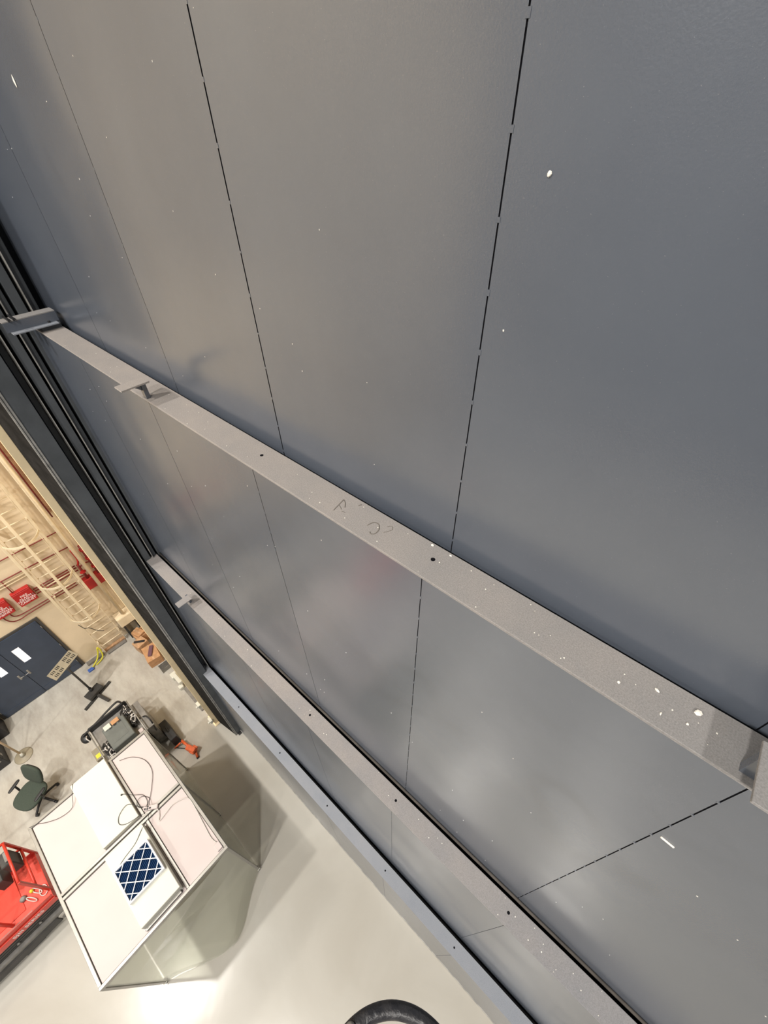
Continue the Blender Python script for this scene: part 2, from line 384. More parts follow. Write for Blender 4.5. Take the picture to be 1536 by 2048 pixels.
# (face y, bottom z, top z, girt top z or None, girt back y, girt material)
LEAVES = [(-1.171, 9.0, 19.6, None, None, None, 'back'),
          (-.946, 5.9, 9.61, -1.1266, M_GIRT1, 1, 'upper'),
          (-.733, 2.7, 6.255, -.897, M_GIRT2, 2, 'middle'),
          (-.524, .03, 3.015, -.684, M_GIRT3, 3, 'lowest')]
LLABEL = ['tallest rearmost blue grey door leaf filling the top of the picture',
          'blue grey door leaf between the scribbled dusty ledge and the second ledge',
          'blue grey door leaf between the second and third ledges',
          'lowest blue grey door leaf standing just above the floor']
def weld_strip(zs, x, y):
    m = MB()
    for z in zs:
        l = random.uniform(.012, .03)
        m.box(x - .006, x + .006, y - .004, y + .0012 + random.random() * .001, z - l / 2, z + l / 2, bev=.001)
    return m
for k, (fy, zb, zt, gb, gm, gi, nm) in enumerate(LEAVES):
    d = thing('door_%d' % (k + 1), (0, fy, zb), LLABEL[k], 'door leaf', kind='structure')
    zpt = zt - (.012 if gb else 0)
    edges = [P0 + PITCH * j for j in range(-7, 5)]
    edges[-1] = XE
    wm = MB(); wzs = []
    zz = zb + .1
    first = {}
    for a, b in zip(edges, edges[1:]):
        gapl = .0024; gapr = .0024
        if k == 0 and abs(b - (P0 + PITCH)) < .01: gapr = .0060
        if k >= 2: gapl = gapr = .0016
        wd = round(b - a - gapl - gapr, 4)
        if wd in first:
            src, sa = first[wd]; p = inst(src, d, dx=a + gapl - sa)
        else:
            p = MB().box(a + gapl, b - gapr, fy - .003, fy, zb, zpt).build('panel', M_LEAF, d)
            p.data.materials.append(M_BACK)
            for pf in p.data.polygons:
                if abs(pf.normal.x) > .9: pf.material_index = 1
            first[wd] = (p, a + gapl)
    zz = zb + .08
    pts = []
    while zz < zpt - .05:
        pts.append(zz); zz += .172
    m = MB()
    for e in edges[1:-1]:
        if e < -3.2: continue
        off = random.uniform(-.05, .05)
        for z in pts:
            l = random.uniform(.007, .018)
            m.box(e - .0055, e + .0055, fy - .004, fy + .0012, z + off - l / 2, z + off + l / 2)
    wo = m.build('weld_beads', M_LEAF, d); wo['kind'] = 'stuff'
    MB().box(edges[0], XE, fy - (.03 if k else .18), fy - .0034, zb, zpt - .004).build('backing_sheet', M_BACK, d)
    if gb:
        ff = fy + .008
        ch = MB().box(edges[0], XE + .04, gb, ff, zt - .010, zt, bev=.0015)
        ch.box(edges[0], XE + .04, gb, gb + .010, zt - .075, zt - .0095)
        ch.box(edges[0], XE + .04, ff - .006, ff, zt - .014, zt - .0095)
        cho = ch.build('top_channel', gm, d)
        hy = {1: -1.045, 2: -.815, 3: -.60}[gi]
        hb = MB().cyl((P0 + .015, hy, zt - .004), (P0 + .015, hy, zt + .0006), .0105 if gi == 1 else .012, n=14).build('bolt_hole', M_BACK, cho)
        for j in ([-1, 1] if gi == 1 else [-2, -1, 1] if gi == 2 else [-2, -1, 1, 2, 3]):
            if gi == 1 and j == -1: continue
            inst(hb, cho, dx=j * PITCH + (.02 if j == 1 else 0))
    if gi == 2:
        fp = LEAVES[k - 1][0]; rs = .013 if gi == 2 else .004
        MB().tube([(edges[0], fp + rs, zt + .002), (XE, fp + rs, zt + .002)], rs, n=8, sub=1).build('gap_seal', M_SEAL, d)
    # bottom seal of the lowest leaf
    if k == 3:
        MB().box(edges[0], XE, fy - .04, fy + .012, .004, .05, bev=.006).build('bottom_seal', M_PALEEDGE, d)
    # angle brackets standing on the ledges
    brk = {1: [(3.035, -.945), (-.565, -.965)], 2: [(4.2, -.745)]}.get(gi, [])
    for (bx_, by_) in brk:
        near = bx_ < 0
        st = MB().box(bx_ - .012, bx_ + .035 if not near else bx_ + .03, by_ - .03, by_ + .0, zt, zt + .135, bev=.001).build('bracket_stem', M_LEAF, d)
        fo = MB().box(bx_ - (.09 if not near else .14), bx_ - .01 + (.035 if near else .0) + .02, by_ - .035, by_ + .155, zt + .135, zt + .147, bev=.0015).build('bracket_flange', gm, d)
        MB().prism([(by_, zt + .135), (by_ + .09, zt + .135), (by_, zt + .06)], 'x', bx_ + .002, bx_ + .010).build('bracket_gusset', M_LEAF, d)

# finger marks in the dust of the first ledge: "A '" and "2"
zt = 9.6106
dmk = thing('dust_marks', (1.08, -1.03, 9.61), 'letter A and figure 2 finger drawn in dust on the top ledge', 'marking')
def stroke(pts, r=.0028):
    MB().tube([(x, y, zt) for x, y in pts], r, n=6, sub=5, flat=.18).build('finger_stroke', M_SCRIB, dmk)
stroke([(1.205, -.985), (1.214, -1.03), (1.222, -1.075)])
stroke([(1.222, -1.075), (1.196, -1.06), (1.176, -1.035)])
stroke([(1.213, -1.03), (1.196, -1.024), (1.180, -1.016)], .002)
stroke([(1.168, -1.005), (1.150, -1.012)], .0018)
stroke([(1.125, -1.105), (1.133, -1.09)], .0035)
stroke([(1.005, -1.015), (.995, -1.048), (.968, -1.055), (.944, -1.03), (.940, -1.0), (.953, -.985), (.968, -.992)])
stroke([(.925, -1.07), (.91, -1.085), (.895, -1.07), (.905, -1.045), (.915, -1.03)], .0016)

# crumbs and flecks
def crumb(x, y, z, sx, sy, sz, label, rot=0.0, normal='z'):
    b = MB(); rr = random.Random(int(x * 1000) + 5)
    def fn(u, v):
        k = .8 + .4 * rr.random()
        return Vector((math.cos(u) * math.cos(v) * sx * k, math.sin(u) * math.cos(v) * sy * k, math.sin(v) * sz * k))
    b.blob(fn, 7, 4)
    Mx = Matrix.Translation((x, y, z)) @ (Matrix.Rotation(rot, 4, 'Z') if normal == 'z' else Matrix.Rotation(rot, 4, 'Y'))
    for v in b.bm.verts: v.co = Mx @ v.co
    o = b.build('plaster_crumb', M_CHIP); o.data.polygons.foreach_set('use_smooth', [False] * len(o.data.polygons))
    return tag(o, label, 'crumb', 'plaster crumbs')
crumb(-.402, -1.068, 9.617, .013, .011, .006, 'largest pale plaster crumb on the top ledge near its bracket', .6)
crumb(-.280, -1.062, 9.614, .009, .004, .004, 'narrow pale crumb on the top ledge nearer the wall gap', -.5)
crumb(-.386, -1.010, 9.613, .004, .005, .003, 'tiny crumb beside the largest plaster crumb on the ledge')
crumb(-.312, -.990, 9.613, .003, .007, .003, 'thin crumb close to the ledge outer edge')
crumb(-.172, -1.008, 9.613, .006, .006, .003, 'small round crumb midway along the right of the ledge')
crumb(.690, -1.110, 9.613, .009, .006, .003, 'white crumb beside the bolt hole on the top ledge')
crumb(.592, -1.112, 9.612, .007, .004, .003, 'small crumb just right of the bolt hole by the wall gap')
crumb(.513, -1.168, 10.941, .006, .003, .006, 'round white plaster dot stuck high on the rearmost leaf', normal='y')
crumb(3.631, -1.168, 11.191, .012, .003, .024, 'white fleck stuck at the top left of the rearmost leaf', normal='y')
c = MB().box(-.026, .026, -.003, .004, -.0045, .0045, bev=.002, M=Matrix.Translation((-.619, -.944, 8.949)) @ Matrix.Rotation(-.12, 4, 'Y'))
c.bm.verts.ensure_lookup_table()
tag(c.build('plaster_splinter', M_CHIP), 'long white plaster splinter stuck to the leaf below the bracket', 'crumb', 'plaster crumbs')
fl = MB(); rr = random.Random(11)
for i in range(90):
    x = rr.uniform(-1.2, 4.6); y = rr.uniform(-1.11, -.95); s = rr.uniform(.0010, .0026)
    if x > 1.2 and rr.random() < .6: continue
    fl.box(x - s, x + s, y - s * rr.uniform(.5, 1), y + s, 9.610, 9.6118)
for i in range(70):
    x = rr.uniform(-1.4, 4.8); z = rr.uniform(9.7, 12.5); s = rr.uniform(.0008, .0022)
    fl.box(x - s, x + s, -1.1712, -1.1700, z - s, z + s * rr.uniform(1, 3))
for i in range(50):
    x = rr.uniform(-1.8, 4.8); z = rr.uniform(6.4, 9.5); s = rr.uniform(.001, .0026)
    fl.box(x - s, x + s, -.9462, -.9450, z - s, z + s * rr.uniform(1, 2))
for i in range(40):
    x = rr.uniform(-1.8, 4.8); y = rr.uniform(-.89, -.74); s = rr.uniform(.0015, .004)
    fl.box(x - s, x + s, y - s, y + s, 6.255, 6.2568)
tag(fl.build('plaster_flecks', M_CHIP), 'scattered tiny white plaster flecks on the leaves and ledges', 'flecks', kind='stuff')

# ------------------------------------------------------------------ guide column at the end of the leaves
g = thing('door_guide_column', (5.5, -.7, 0), 'dark grey steel guide column with slots beside the door leaves', 'column')
ZT = 19.5
MB().box(5.80, 5.84, -1.36, -.36, 0, ZT).build('back_plate', M_JAMB, g)
for (x0, y0, y1) in [(5.40, -1.10, -1.03), (5.36, -.995, -.915), (5.37, -.885, -.825), (5.36, -.80, -.715), (5.47, -.672, -.615)]:
    MB().box(x0, 5.80, y0, y1, 0, ZT, bev=.003).build('guide_rail', M_JAMB, g)
for (x0, y) in [(5.345, -1.032), (5.335, -.832), (5.33, -.682)]:
    MB().box(x0, 5.80, y, y + .007, 0, ZT).build('guide_lip', M_PALEEDGE, g)  # pale colour paints in the light these lips catch
f = MB().box(5.31, 5.335, -.59, -.375, 0, ZT, bev=.003).build('front_flange', M_JAMB, g)
MB().box(5.335, 5.80, -.48, -.46, 0, ZT).build('web', M_JAMB, g)
MB().box(5.302, 5.318, -.418, -.372, 0, ZT, bev=.003).build('edge_angle', M_PALEEDGE, g)  # painted pale for the light on the flange edge
MB().box(5.298, 5.312, -.393, -.389, 0, ZT).build('edge_groove', M_JAMBDK, g)
MB().prism([(5.345, -.375), (5.9, -.288), (5.9, -.36), (5.345, -.40)], 'z', 0, ZT).build('painted_side_shade', M_JAMBDK, g)  # near-black colour stands in for shade on this side face
MB().box(5.24, 5.62, -.60, -.43, 0, .018).build('base_plate', M_DARKST, g)

c = thing('cream_column', (6.05, -.24, 0), 'slim cream steel column behind the dark guide column', 'column')
MB().box(5.91, 5.935, -.288, -.195, 0, ZT, bev=.002).build('flange', M_TRIM, c)
MB().box(5.935, 6.18, -.262, -.25, 0, ZT).build('web', M_TRIM, c)
MB().box(6.18, 6.20, -.40, -.20, 0, ZT).build('rear_flange', M_TRIM, c)
MB().box(5.86, 6.22, -.33, -.17, 0, .02).build('base_plate', M_TRIM, c)
for (x, z) in [(5.93, .25), (6.0, 1.05)]:
    b = MB().box(x - .07, x + .06, -.195, -.13, z, z + .12, bev=.006)
    b.cyl((x - .02, -.13, z + .06), (x - .02, -.09, z + .06), .03, n=12)
    b.build('wall_fitting', M_WHITE2, c)

# channel stub over the end of the top ledge
t = thing('channel_stub', (5.1, -1.0, 9.61), 'short dusty steel channel stub bolted over the ledge end', 'bracket')
MB().box(5.02, 5.14, -1.125, -.70, 9.745, 9.755, bev=.001).build('upper_flange', M_GIRT1, t)
MB().box(5.02, 5.032, -1.125, -.70, 9.665, 9.745).build('web', M_LEAF, t)
MB().box(4.95, 5.032, -1.10, -.725, 9.655, 9.665, bev=.001).build('lower_flange', M_GIRT3, t)
MB().box(5.0, 5.10, -1.12, -.96, 9.61, 9.655).build('foot_block', M_JAMB, t)
for y in (-.80, -.76): MB().box(5.0, 5.15, y, y + .012, 9.75, 9.775).build('clamp', M_BLACK, t)
MB().cyl((5.02, -1.04, 9.66), (5.02, -1.04, 9.68), .012, n=6, smooth=False).build('bolt', M_DARKST, t)

# ------------------------------------------------------------------ end wall: double door
def door(n, y0, y1, hy, label):
    d = thing('door_%d' % n, (FX, (y0 + y1) / 2, 0), label, 'door', kind='structure')
    yc = 1.91 if n == 5 else 2.55
    y_w0, y_w1 = (1.915, 2.07) if n == 5 else (2.42, 2.575)
    lf = MB()
    # leaf with a recessed vision panel opening
    lf.box(FX - .05, FX - .005, y0, y_w0, .012, 2.26); lf.box(FX - .05, FX - .005, y_w1, y1, .012, 2.26)
    lf.box(FX - .05, FX - .005, y_w0, y_w1, .012, 1.30); lf.box(FX - .05, FX - .005, y_w0, y_w1, 1.85, 2.26)
    lf.build('leaf', M_DOOR, d)
    MB().box(FX - .036, FX - .02, y_w0, y_w1, 1.30, 1.85).build('vision_panel', M_GLOW, d)
    h = MB().box(FX - .058, FX - .05, hy - .02, hy + .02, .88, 1.06, bev=.003)
    h.build('handle_plate', M_ALU, d)
    MB().tube([(FX - .058, hy, .97), (FX - .08, hy, .97), (FX - .085, hy + (.02 if n == 5 else -.02), .97), (FX - .085, hy + (.09 if n == 5 else -.09), .965)], .008, n=8, sub=3).build('lever', M_ALU, d)
    for z in (.3, 1.15, 2.0):
        ye = y0 if n == 5 else y1
        MB().cyl((FX - .055, ye, z - .05), (FX - .055, ye, z + .05), .009, n=8).build('hinge', M_GREYST, d)
    MB().box(FX - .058, FX - .05, y0 + .02, y1 - .02, .02, .2).build('kick_plate', M_DOOR, d)
door(5, 1.325, 2.235, 2.36 - .2, 'navy door leaf with vision panel nearest the caged ladder')
door(6, 2.245, 3.155, 2.36, 'navy door leaf with vision panel at the picture edge')
fr = MB(); fr.box(FX - .03, FX, 1.255, 1.32, 0, 2.33); fr.box(FX - .03, FX, 3.16, 3.225, 0, 2.33); fr.box(FX - .03, FX, 1.32, 3.16, 2.265, 2.33)
struct(fr.build('trim_1', M_DOORFR), 'dark steel frame around the navy double door', 'door frame')

# ------------------------------------------------------------------ fire alarm cabinets
def text_mesh(s, size, align='CENTER', space=1.0):
    cu = bpy.data.curves.new('txt', 'FONT'); cu.body = s; cu.size = size; cu.align_x = align; cu.align_y = 'CENTER'; cu.space_line = space; cu.extrude = .0008; cu.offset = size * .012
    o = bpy.data.objects.new('txt', cu); COL.objects.link(o)
    dg = bpy.context.evaluated_depsgraph_get(); dg.update()
    me = bpy.data.meshes.new_from_object(o.evaluated_get(dg)); bpy.data.objects.remove(o); bpy.data.curves.remove(cu)
    return me
def lettering(s, size, M, parent, material, space=.82):
    me = text_mesh(s, size, space=space)
    o0 = origin(parent)
    me.transform(Matrix.Translation(-o0) @ M); me.materials.append(material)
    o = bpy.data.objects.new('lettering', me); COL.objects.link(o); o.parent = parent
    return o
WT = Matrix(((0, 0, -1, 0), (-1, 0, 0, 0), (0, 1, 0, 0), (0, 0, 0, 1)))   # text facing -x, reading towards -y
for (y0, y1, lab) in [(.94, 1.30, 'red fire alarm terminal cabinet nearest the caged ladder'), (1.42, 1.80, 'red fire alarm cabinet cut by the picture edge')]:
    t = thing('fire_alarm_cabinet', (FX, (y0 + y1) / 2, 2.88), lab, 'cabinet', 'red fire alarm cabinets')
    MB().box(FX - .11, FX, y0, y1, 2.88, 3.30, bev=.004).build('body', M_RED, t)
    MB().box(FX - .122, FX - .111, y0 + .008, y1 - .008, 2.885, 3.27, bev=.003).build('door', M_RED, t)
    MB().box(FX - .128, FX - .122, y0 + .02, y0 + .035, 3.05, 3.10).build('latch', M_GREYST, t)
    lettering('FIRE\nALARM\nTERMINAL\nCABINET', .078, Matrix.Translation((FX - .1235, (y0 + y1) / 2, 3.055)) @ WT, t, M_LETTER)

# conduits and pipes on the end wall
def pipe(pts, r, m, label, name='conduit', n=8, sub=4, cat='pipe', group=None):
    return tag(MB().tube(pts, r, n=n, sub=sub).build(name, m), label, cat, group)
X1 = FX - .045
pipe([(X1, 4.0, 4.19), (X1, .5, 4.19), (X1, -.2, 4.19)], .013, M_PIPERED, 'thin dark red conduit crossing high behind the ladder')
pipe([(X1, 4.0, 3.72), (X1, 1.3, 3.72), (X1, -.15, 3.68)], .014, M_PIPERED, 'dark red conduit running just above the fire alarm cabinets')
pipe([(X1, 1.235, 3.72), (X1, 1.235, 3.31)], .011, M_PIPERED, 'short red drop from conduit into the nearest alarm cabinet', sub=1)
pipe([(X1, 3.6, 3.54), (X1, .78, 3.54)], .016, M_CREAMST, 'lower cream conduit above the alarm cabinets', sub=1)
pipe([(X1, 3.6, 3.62), (X1, .78, 3.62)], .016, M_CREAMST, 'upper cream conduit above the alarm cabinets', sub=1)
pipe([(X1, 1.55, 2.88), (X1, 1.55, 2.78), (X1, 1.52, 2.70), (X1, 1.42, 2.655), (X1, 1.2, 2.645), (X1, .2, 2.645)], .013, M_PIPERED, 'upper red pipe bending from the edge cabinet toward the ladder')
pipe([(X1, 1.68, 2.88), (X1, 1.68, 2.74), (X1, 1.62, 2.60), (X1, 1.48, 2.545), (X1, 1.2, 2.565), (X1, .2, 2.565)], .013, M_PIPERED, 'lower red pipe bending from the edge cabinet toward the ladder')
for z, lab in [(3.11, 'upper red pipe crossing behind the ladder below the cabinet tops'), (3.04, 'middle red pipe crossing behind the ladder'), (2.95, 'lower red pipe crossing behind the ladder beside the cabinet')]:
    pipe([(X1, .92, z), (X1, .0, z)], .015, M_PIPERED, lab, sub=1)
pipe([(FX - .25, -.163, 7.8), (FX - .25, -.163, 1.05)], .042, M_CREAMST, 'thick cream vertical pipe beside the red valve assembly', 'riser_pipe', 12, 1)
for y, zb_, lab in [(-.25, 4.6, 'dark red vertical pipe between the cream pipe and column'), (-.365, 4.7, 'dark red vertical pipe hard against the cream column')]:
    pipe([(FX - .07, y, 8.0), (FX - .07, y, zb_)], .016, M_PIPERED, lab, sub=1)
tag(MB().box(FX - .03, FX - .002, -.36, -.245, 4.7, 8.0).build('masonry_strip', M_BRICK), 'orange tan masonry strip between two dark red pipes', 'wall strip')
v = thing('sprinkler_valve', (FX - .1, -.15, 2.3), 'red sprinkler valve assembly on the wall beside the ladder', 'valve')
MB().box(FX - .17, FX - .004, -.36, .10, 2.30, 2.64, bev=.006).build('valve_box', M_RED, v)
MB().cyl((FX - .14, -.31, 2.62), (FX - .14, -.31, 3.64), .032, n=12).build('riser', M_PIPERED, v)
MB().cyl((FX - .12, -.05, 2.62), (FX - .12, -.05, 3.15), .028, n=12).build('riser', M_PIPERED, v)
MB().tube([(FX - .12, -.05, 3.12), (FX - .12, -.12, 3.3), (FX - .12, -.12, 3.62)], .022, n=10).build('elbow', M_RED, v)
for z in (2.9, 3.2, 3.5):
    MB().cyl((FX - .14, -.31, z - .03), (FX - .14, -.31, z + .03), .055, n=14).build('coupling', M_RED, v)
MB().lathe((FX - .2, -.05, 2.95), [(.06, -.008), (.07, 0), (.06, .008)], 16).build('handwheel', M_RED, v)
MB().tube([(FX - .12, -.31, 3.05), (FX - .12, -.18, 3.1), (FX - .12, -.05, 3.05)], .018, n=8).build('cross_pipe', M_PIPERED, v)
MB().tube([(FX - .12, -.05, 2.78), (FX - .12, .05, 2.80), (FX - .12, .12, 2.80)], .012, n=8).build('drain_pipe', M_PIPERED, v)

# ------------------------------------------------------------------ caged ladder
t = thing('caged_ladder', (FX - .2, .435, 0), 'cream caged wall ladder with hoops beside the navy doors', 'ladder')
LY0, LY1 = .15, .72; LX = FX - .17
for y in (LY0, LY1):
    MB().box(LX - .035, LX + .035, y - .007, y + .007, .10, 9.0).build('rail', M_CREAMST, t)
rg = MB().cyl((LX, LY0, .35), (LX, LY1, .35), .013, n=8).build('rung', M_CREAMST, t)
for i in range(1, 28): inst(rg, t, dz=.305 * i)
HC = (LX, (LY0 + LY1) / 2 + .0)
hp = []
for i in range(17):
    a = PI * i / 16
    hp.append((LX - .05 - .50 * math.sin(a), HC[1] + .365 * math.cos(a), 0))
def strap(pts, z, h, th):
    m = MB(); A = []
    P = [Vector((p[0], p[1], z)) for p in pts]
    for i, p in enumerate(P):
        tt = (P[min(i+1, len(P)-1)] - P[max(i-1, 0)]).normalized(); nn = Vector((-tt.y, tt.x, 0))
        A.append([m.bm.verts.new(p + nn * s * th + Vector((0, 0, zz))) for s, zz in ((.5, -h/2), (.5, h/2), (-.5, h/2), (-.5, -h/2))])
    for a, b in zip(A, A[1:]):
        for k in range(4): m.bm.faces.new((a[k], a[(k+1) % 4], b[(k+1) % 4], b[k]))
    m.bm.faces.new(A[0]); m.bm.faces.new(A[-1][::-1])
    return m
hoop = strap(hp, 1.98, .055, .010).build('hoop', M_CREAMST, t)
for i in range(1, 5): inst(hoop, t, dz=1.36 * i)
for i in (2, 8, 14):
    x, y, _ = hp[i]
    MB().box(x - .028, x + .028, y - .028, y + .028, 1.955, 8.6, bev=.004).build('cage_bar', M_CREAMST, t)
for z in (.4, 2.6, 4.8, 7.0):
    for y in (LY0, LY1): MB().box(LX + .03, FX - .001, y - .02, y + .02, z, z + .05).build('wall_bracket', M_CREAMST, t)
MB().tube([(LX - .04, LY1 + .03, 1.55), (LX - .08, .70, 1.36), (LX - .09, .62, 1.30), (LX - .05, .52, 1.0), (LX - .04, .42, .85)], .008, n=6).build('lock_chain', M_DARKST, t)

# electrical box and odds under the ladder
t = thing('wall_cabinet', (FX - .15, -.2, .55), 'speckled cream low cabinet between the ladder and cream column', 'cabinet')
MB().box(FX - .30, FX - .02, -.38, .06, .62, .98, bev=.01).build('body', M_CREAMST, t)
MB().box(FX - .312, FX - .30, -.36, .04, .64, .96, bev=.004).build('door', M_CREAMST, t)
MB().box(FX - .28, FX - .04, -.34, -.29, 0, .62).build('leg', M_DARKST, t)
MB().box(FX - .28, FX - .04, -.03, .02, 0, .62).build('leg', M_DARKST, t)
def plank(name, x0, x1, y0, y1, z0, z1, m, lab, cat='board', group=None):
    return tag(MB().box(x0, x1, y0, y1, z0, z1, bev=.004).build(name, m), lab, cat, group)
plank('timber_board', 9.86, 9.96, .18, .70, .0, .05, M_GREYST, 'grey board on the floor at the ladder foot', group='boards by the ladder')
plank('timber_board', 9.98, 10.06, .16, .72, .0, .09, M_WOOD, 'brown board lying against the wall under the ladder', group='boards by the ladder')
plank('timber_board', 9.93, 10.05, .78, 1.22, .0, .07, M_GREYST, 'short weathered board between the ladder and the door', group='boards by the ladder')
tag(MB().tube([(9.78, 1.20, .02), (9.83, 1.08, .06), (9.88, .96, .12), (9.94, .86, .24), (9.98, .80, .38), (9.95, .78, .26), (9.88, .82, .10), (9.83, .92, .04), (9.80, 1.06, .02)], .020, n=8).build('yellow_strap', M_YELL), 'yellow strap heaped at the foot of the ladder', 'strap')
tag(MB().box(9.72, 9.82, 1.14, 1.29, 0, .05, bev=.012, seg=2).build('blue_dustpan', M_BLUEP), 'small blue plastic piece on the floor by the yellow strap', 'dustpan')
# ------------------------------------------------------------------ plate on a tripod pole
t = thing('slotted_plate_stand', (9.02, 1.43, 0), 'slotted beige plate on a dark pole with crossed feet', 'stand')
SXC, SYC = 9.02, 1.43
def bar(p, q, w_, z0, z1):
    p = Vector(p); q = Vector(q); d_ = q - p
    return MB().box(0, d_.length, -w_, w_, z0, z1, bev=.004, M=RZ(math.atan2(d_.y, d_.x), (p.x, p.y, 0)))
bar((8.76, 1.78), (9.03, 1.03), .032, .0, .05).build('foot_bar', M_DARKST, t)
bar((9.10, 1.47), (8.50, 1.27), .036, .05, .10).build('foot_bar', M_DARKST, t)
MB().box(-.16, .06, -.20, .20, .10, .20, bev=.01, M=RZ(.32, (SXC, SYC, 0))).build('base_box', M_DARKST, t)
MB().cyl((SXC, SYC, .15), (SXC, SYC, 1.38), .024, n=12).build('pole', M_DARKST, t)
MB().cyl((SXC, SYC, .15), (SXC, SYC, .3), .04, n=12).build('collar_or_glint', M_BLACK, t)
Mp = RZ(math.radians(110.5), (9.20, 1.465, 1.40)) @ Matrix.Rotation(.12, 4, 'Y')
pl = MB()
pl.box(-.34, .34, -.16, .16, -.006, .006, bev=.002, M=Mp)
po = pl.build('plate', M_BEIGE, t)
for gx in (-.25, -.12, .10, .23):
    for gy in (-.07, .07):
        for k in (-.035, 0, .035):
            MB().box(gx + k - .008, gx + k + .008, gy - .045, gy + .045, .0055, .0072, M=Mp).build('slot', M_BACK, po)
MB().box(-.06, .06, -.05, .2, -.03, -.006, M=Mp).build('clamp', M_DARKST, t)

# ------------------------------------------------------------------ cardboard boxes and timber behind the column
def carton(x, y, sx, sy, h, a, z, m, lab):
    t = thing('cardboard_box', (x, y, z), lab, 'box', 'boxes behind the cream column')
    Mx = RZ(a, (x, y, z))
    MB().box(-sx/2, sx/2, -sy/2, sy/2, 0, h, bev=.004, M=Mx).build('body', m, t)
    MB().box(-sx/2 - .001, sx/2 + .001, -.025, .025, h - .001, h + .0015, M=Mx).build('tape', M_WOOD, t)
    return t
carton(9.60, -.18, .32, .30, .30, .1, 0, M_CARD, 'brown cardboard box farthest back behind the cream column')
carton(9.60, -.17, .30, .22, .08, .3, .302, M_CARD, 'flat brown carton lying on the farthest box')
carton(8.78, -.10, .55, .34, .30, -.15, 0, M_CARD, 'largest brown cardboard box nearest the cream column foot')
carton(9.27, -.05, .28, .30, .36, .2, 0, M_WOOD, 'open pale carton wedged between the two brown boxes')
tag(MB().box(-.14, .14, -.03, .03, 0, .03, bev=.004, M=RZ(.9, (9.27, -.05, .364))).build('black_tool', M_BLACK), 'black tool lying on the pale carton', 'tool')
tag(MB().box(-.16, .16, -.05, .05, 0, .05, bev=.008, M=RZ(-.6, (8.80, -.12, .303))).build('plum_packet', M_PURPLE), 'plum wrapped packet on the largest box', 'packet')
cr = thing('grey_crate', (8.25, -.15, 0), 'grey wire crate on the floor beside the largest box', 'crate')
for k in range(6):
    MB().box(8.16 + .035 * k, 8.172 + .035 * k, -.27, -.03, .0, .16).build('slat', M_GREYST, cr)
MB().box(8.15, 8.36, -.28, -.265, 0, .17).build('end_panel', M_GREYST, cr)
MB().box(8.15, 8.36, -.04, -.025, 0, .17).build('end_panel', M_GREYST, cr)
t = thing('white_fitting_block', (7.65, -.2, 0), 'white plastic fittings clustered at the foot of the cream return wall', 'fittings')
MB().box(7.42, 7.78, -.24, -.14, .10, .24, bev=.02, seg=2).build('body', M_WHITE2, t)
MB().box(7.72, 7.9, -.26, -.10, .0, .16, bev=.02, seg=2).build('cap', M_WHITE2, t)
MB().box(7.34, 7.46, -.20, -.08, .0, .12, bev=.02, seg=2).build('cap', M_WHITE2, t)
plank('floor_channel', 6.45, 7.30, -.30, -.15, .0, .06, M_GREYST, 'long grey channel lying along the cream return wall', 'channel')

# ------------------------------------------------------------------ clean booth
BX0, BX1, BY0, BY1, BZ = 2.80, 5.56, .79, 2.83, 2.45
t = thing('clean_booth', ((BX0 + BX1) / 2, (BY0 + BY1) / 2, 0), 'white topped clean booth with clear vinyl curtain walls', 'booth')
MX, MY = 4.20, 1.475
for (x, y) in [(BX0, BY0), (BX0, BY1), (BX1, BY0), (BX1, BY1), (MX, BY0), (MX, BY1)]:
    sx = .04 if x < MX + .3 and x > MX - .3 else .04
    xx = min(max(x, BX0 + .02), BX1 - .02); yy = min(max(y, BY0 + .02), BY1 - .02)
    MB().box(xx - .02, xx + .02, yy - .02, yy + .02, .11, BZ - .06, bev=.003).build('post', M_ALU, t)
    cst = MB().box(xx - .03, xx + .03, yy - .03, yy + .03, .098, .11).build('caster', M_WHITE2, t)
    MB().cyl((xx + .02, yy - .014, .047), (xx + .02, yy + .014, .047), .046, n=14).build('caster_wheel', M_DARKST, cst)
    MB().box(xx - .012, xx + .030, yy - .024, yy - .018, .05, .1).build('caster_fork', M_WHITE2, cst)
fz0, fz1 = BZ - .075, BZ + .012
for (a0, a1, b0, b1) in [(BX0, BX0 + .045, BY0, BY1), (BX1 - .045, BX1, BY0, BY1), (BX0 + .045, BX1 - .045, BY0, BY0 + .045), (BX0 + .045, BX1 - .045, BY1 - .045, BY1)]:
    r_ = MB().box(a0, a1, b0, b1, fz0, fz1, bev=.004).build('top_rail', M_ALU, t)
# twin cross rails with a slot between them
for dx in (-.055, .012):
    MB().box(MX + dx, MX + dx + .042, BY0 + .045, BY1 - .045, fz0, fz1 + .012, bev=.003).build('cross_rail', M_ALU, t)
for dy in (-.021,):
    MB().box(BX0 + .045, MX - .055, MY + dy, MY + dy + .042, fz0, fz1, bev=.003).build('long_rail', M_ALU, t)
    MB().box(MX + .054, BX1 - .045, MY + dy, MY + dy + .042, fz0, fz1, bev=.003).build('long_rail', M_ALU, t)
gap = .008
for (a0, a1) in [(BX0 + .045, MX - .055), (MX + .054, BX1 - .045)]:
    for (b0, b1) in [(BY0 + .045, MY - .021), (MY + .021, BY1 - .045)]:
        MB().box(a0 + gap, a1 - gap, b0 + gap, b1 - gap, BZ - .03, BZ - .008, bev=.002).build('roof_panel', M_WHITE, t)
        MB().box(a0, a1, b0, b1, BZ - .05, BZ - .032).build('panel_gasket', M_ALUDK, t)
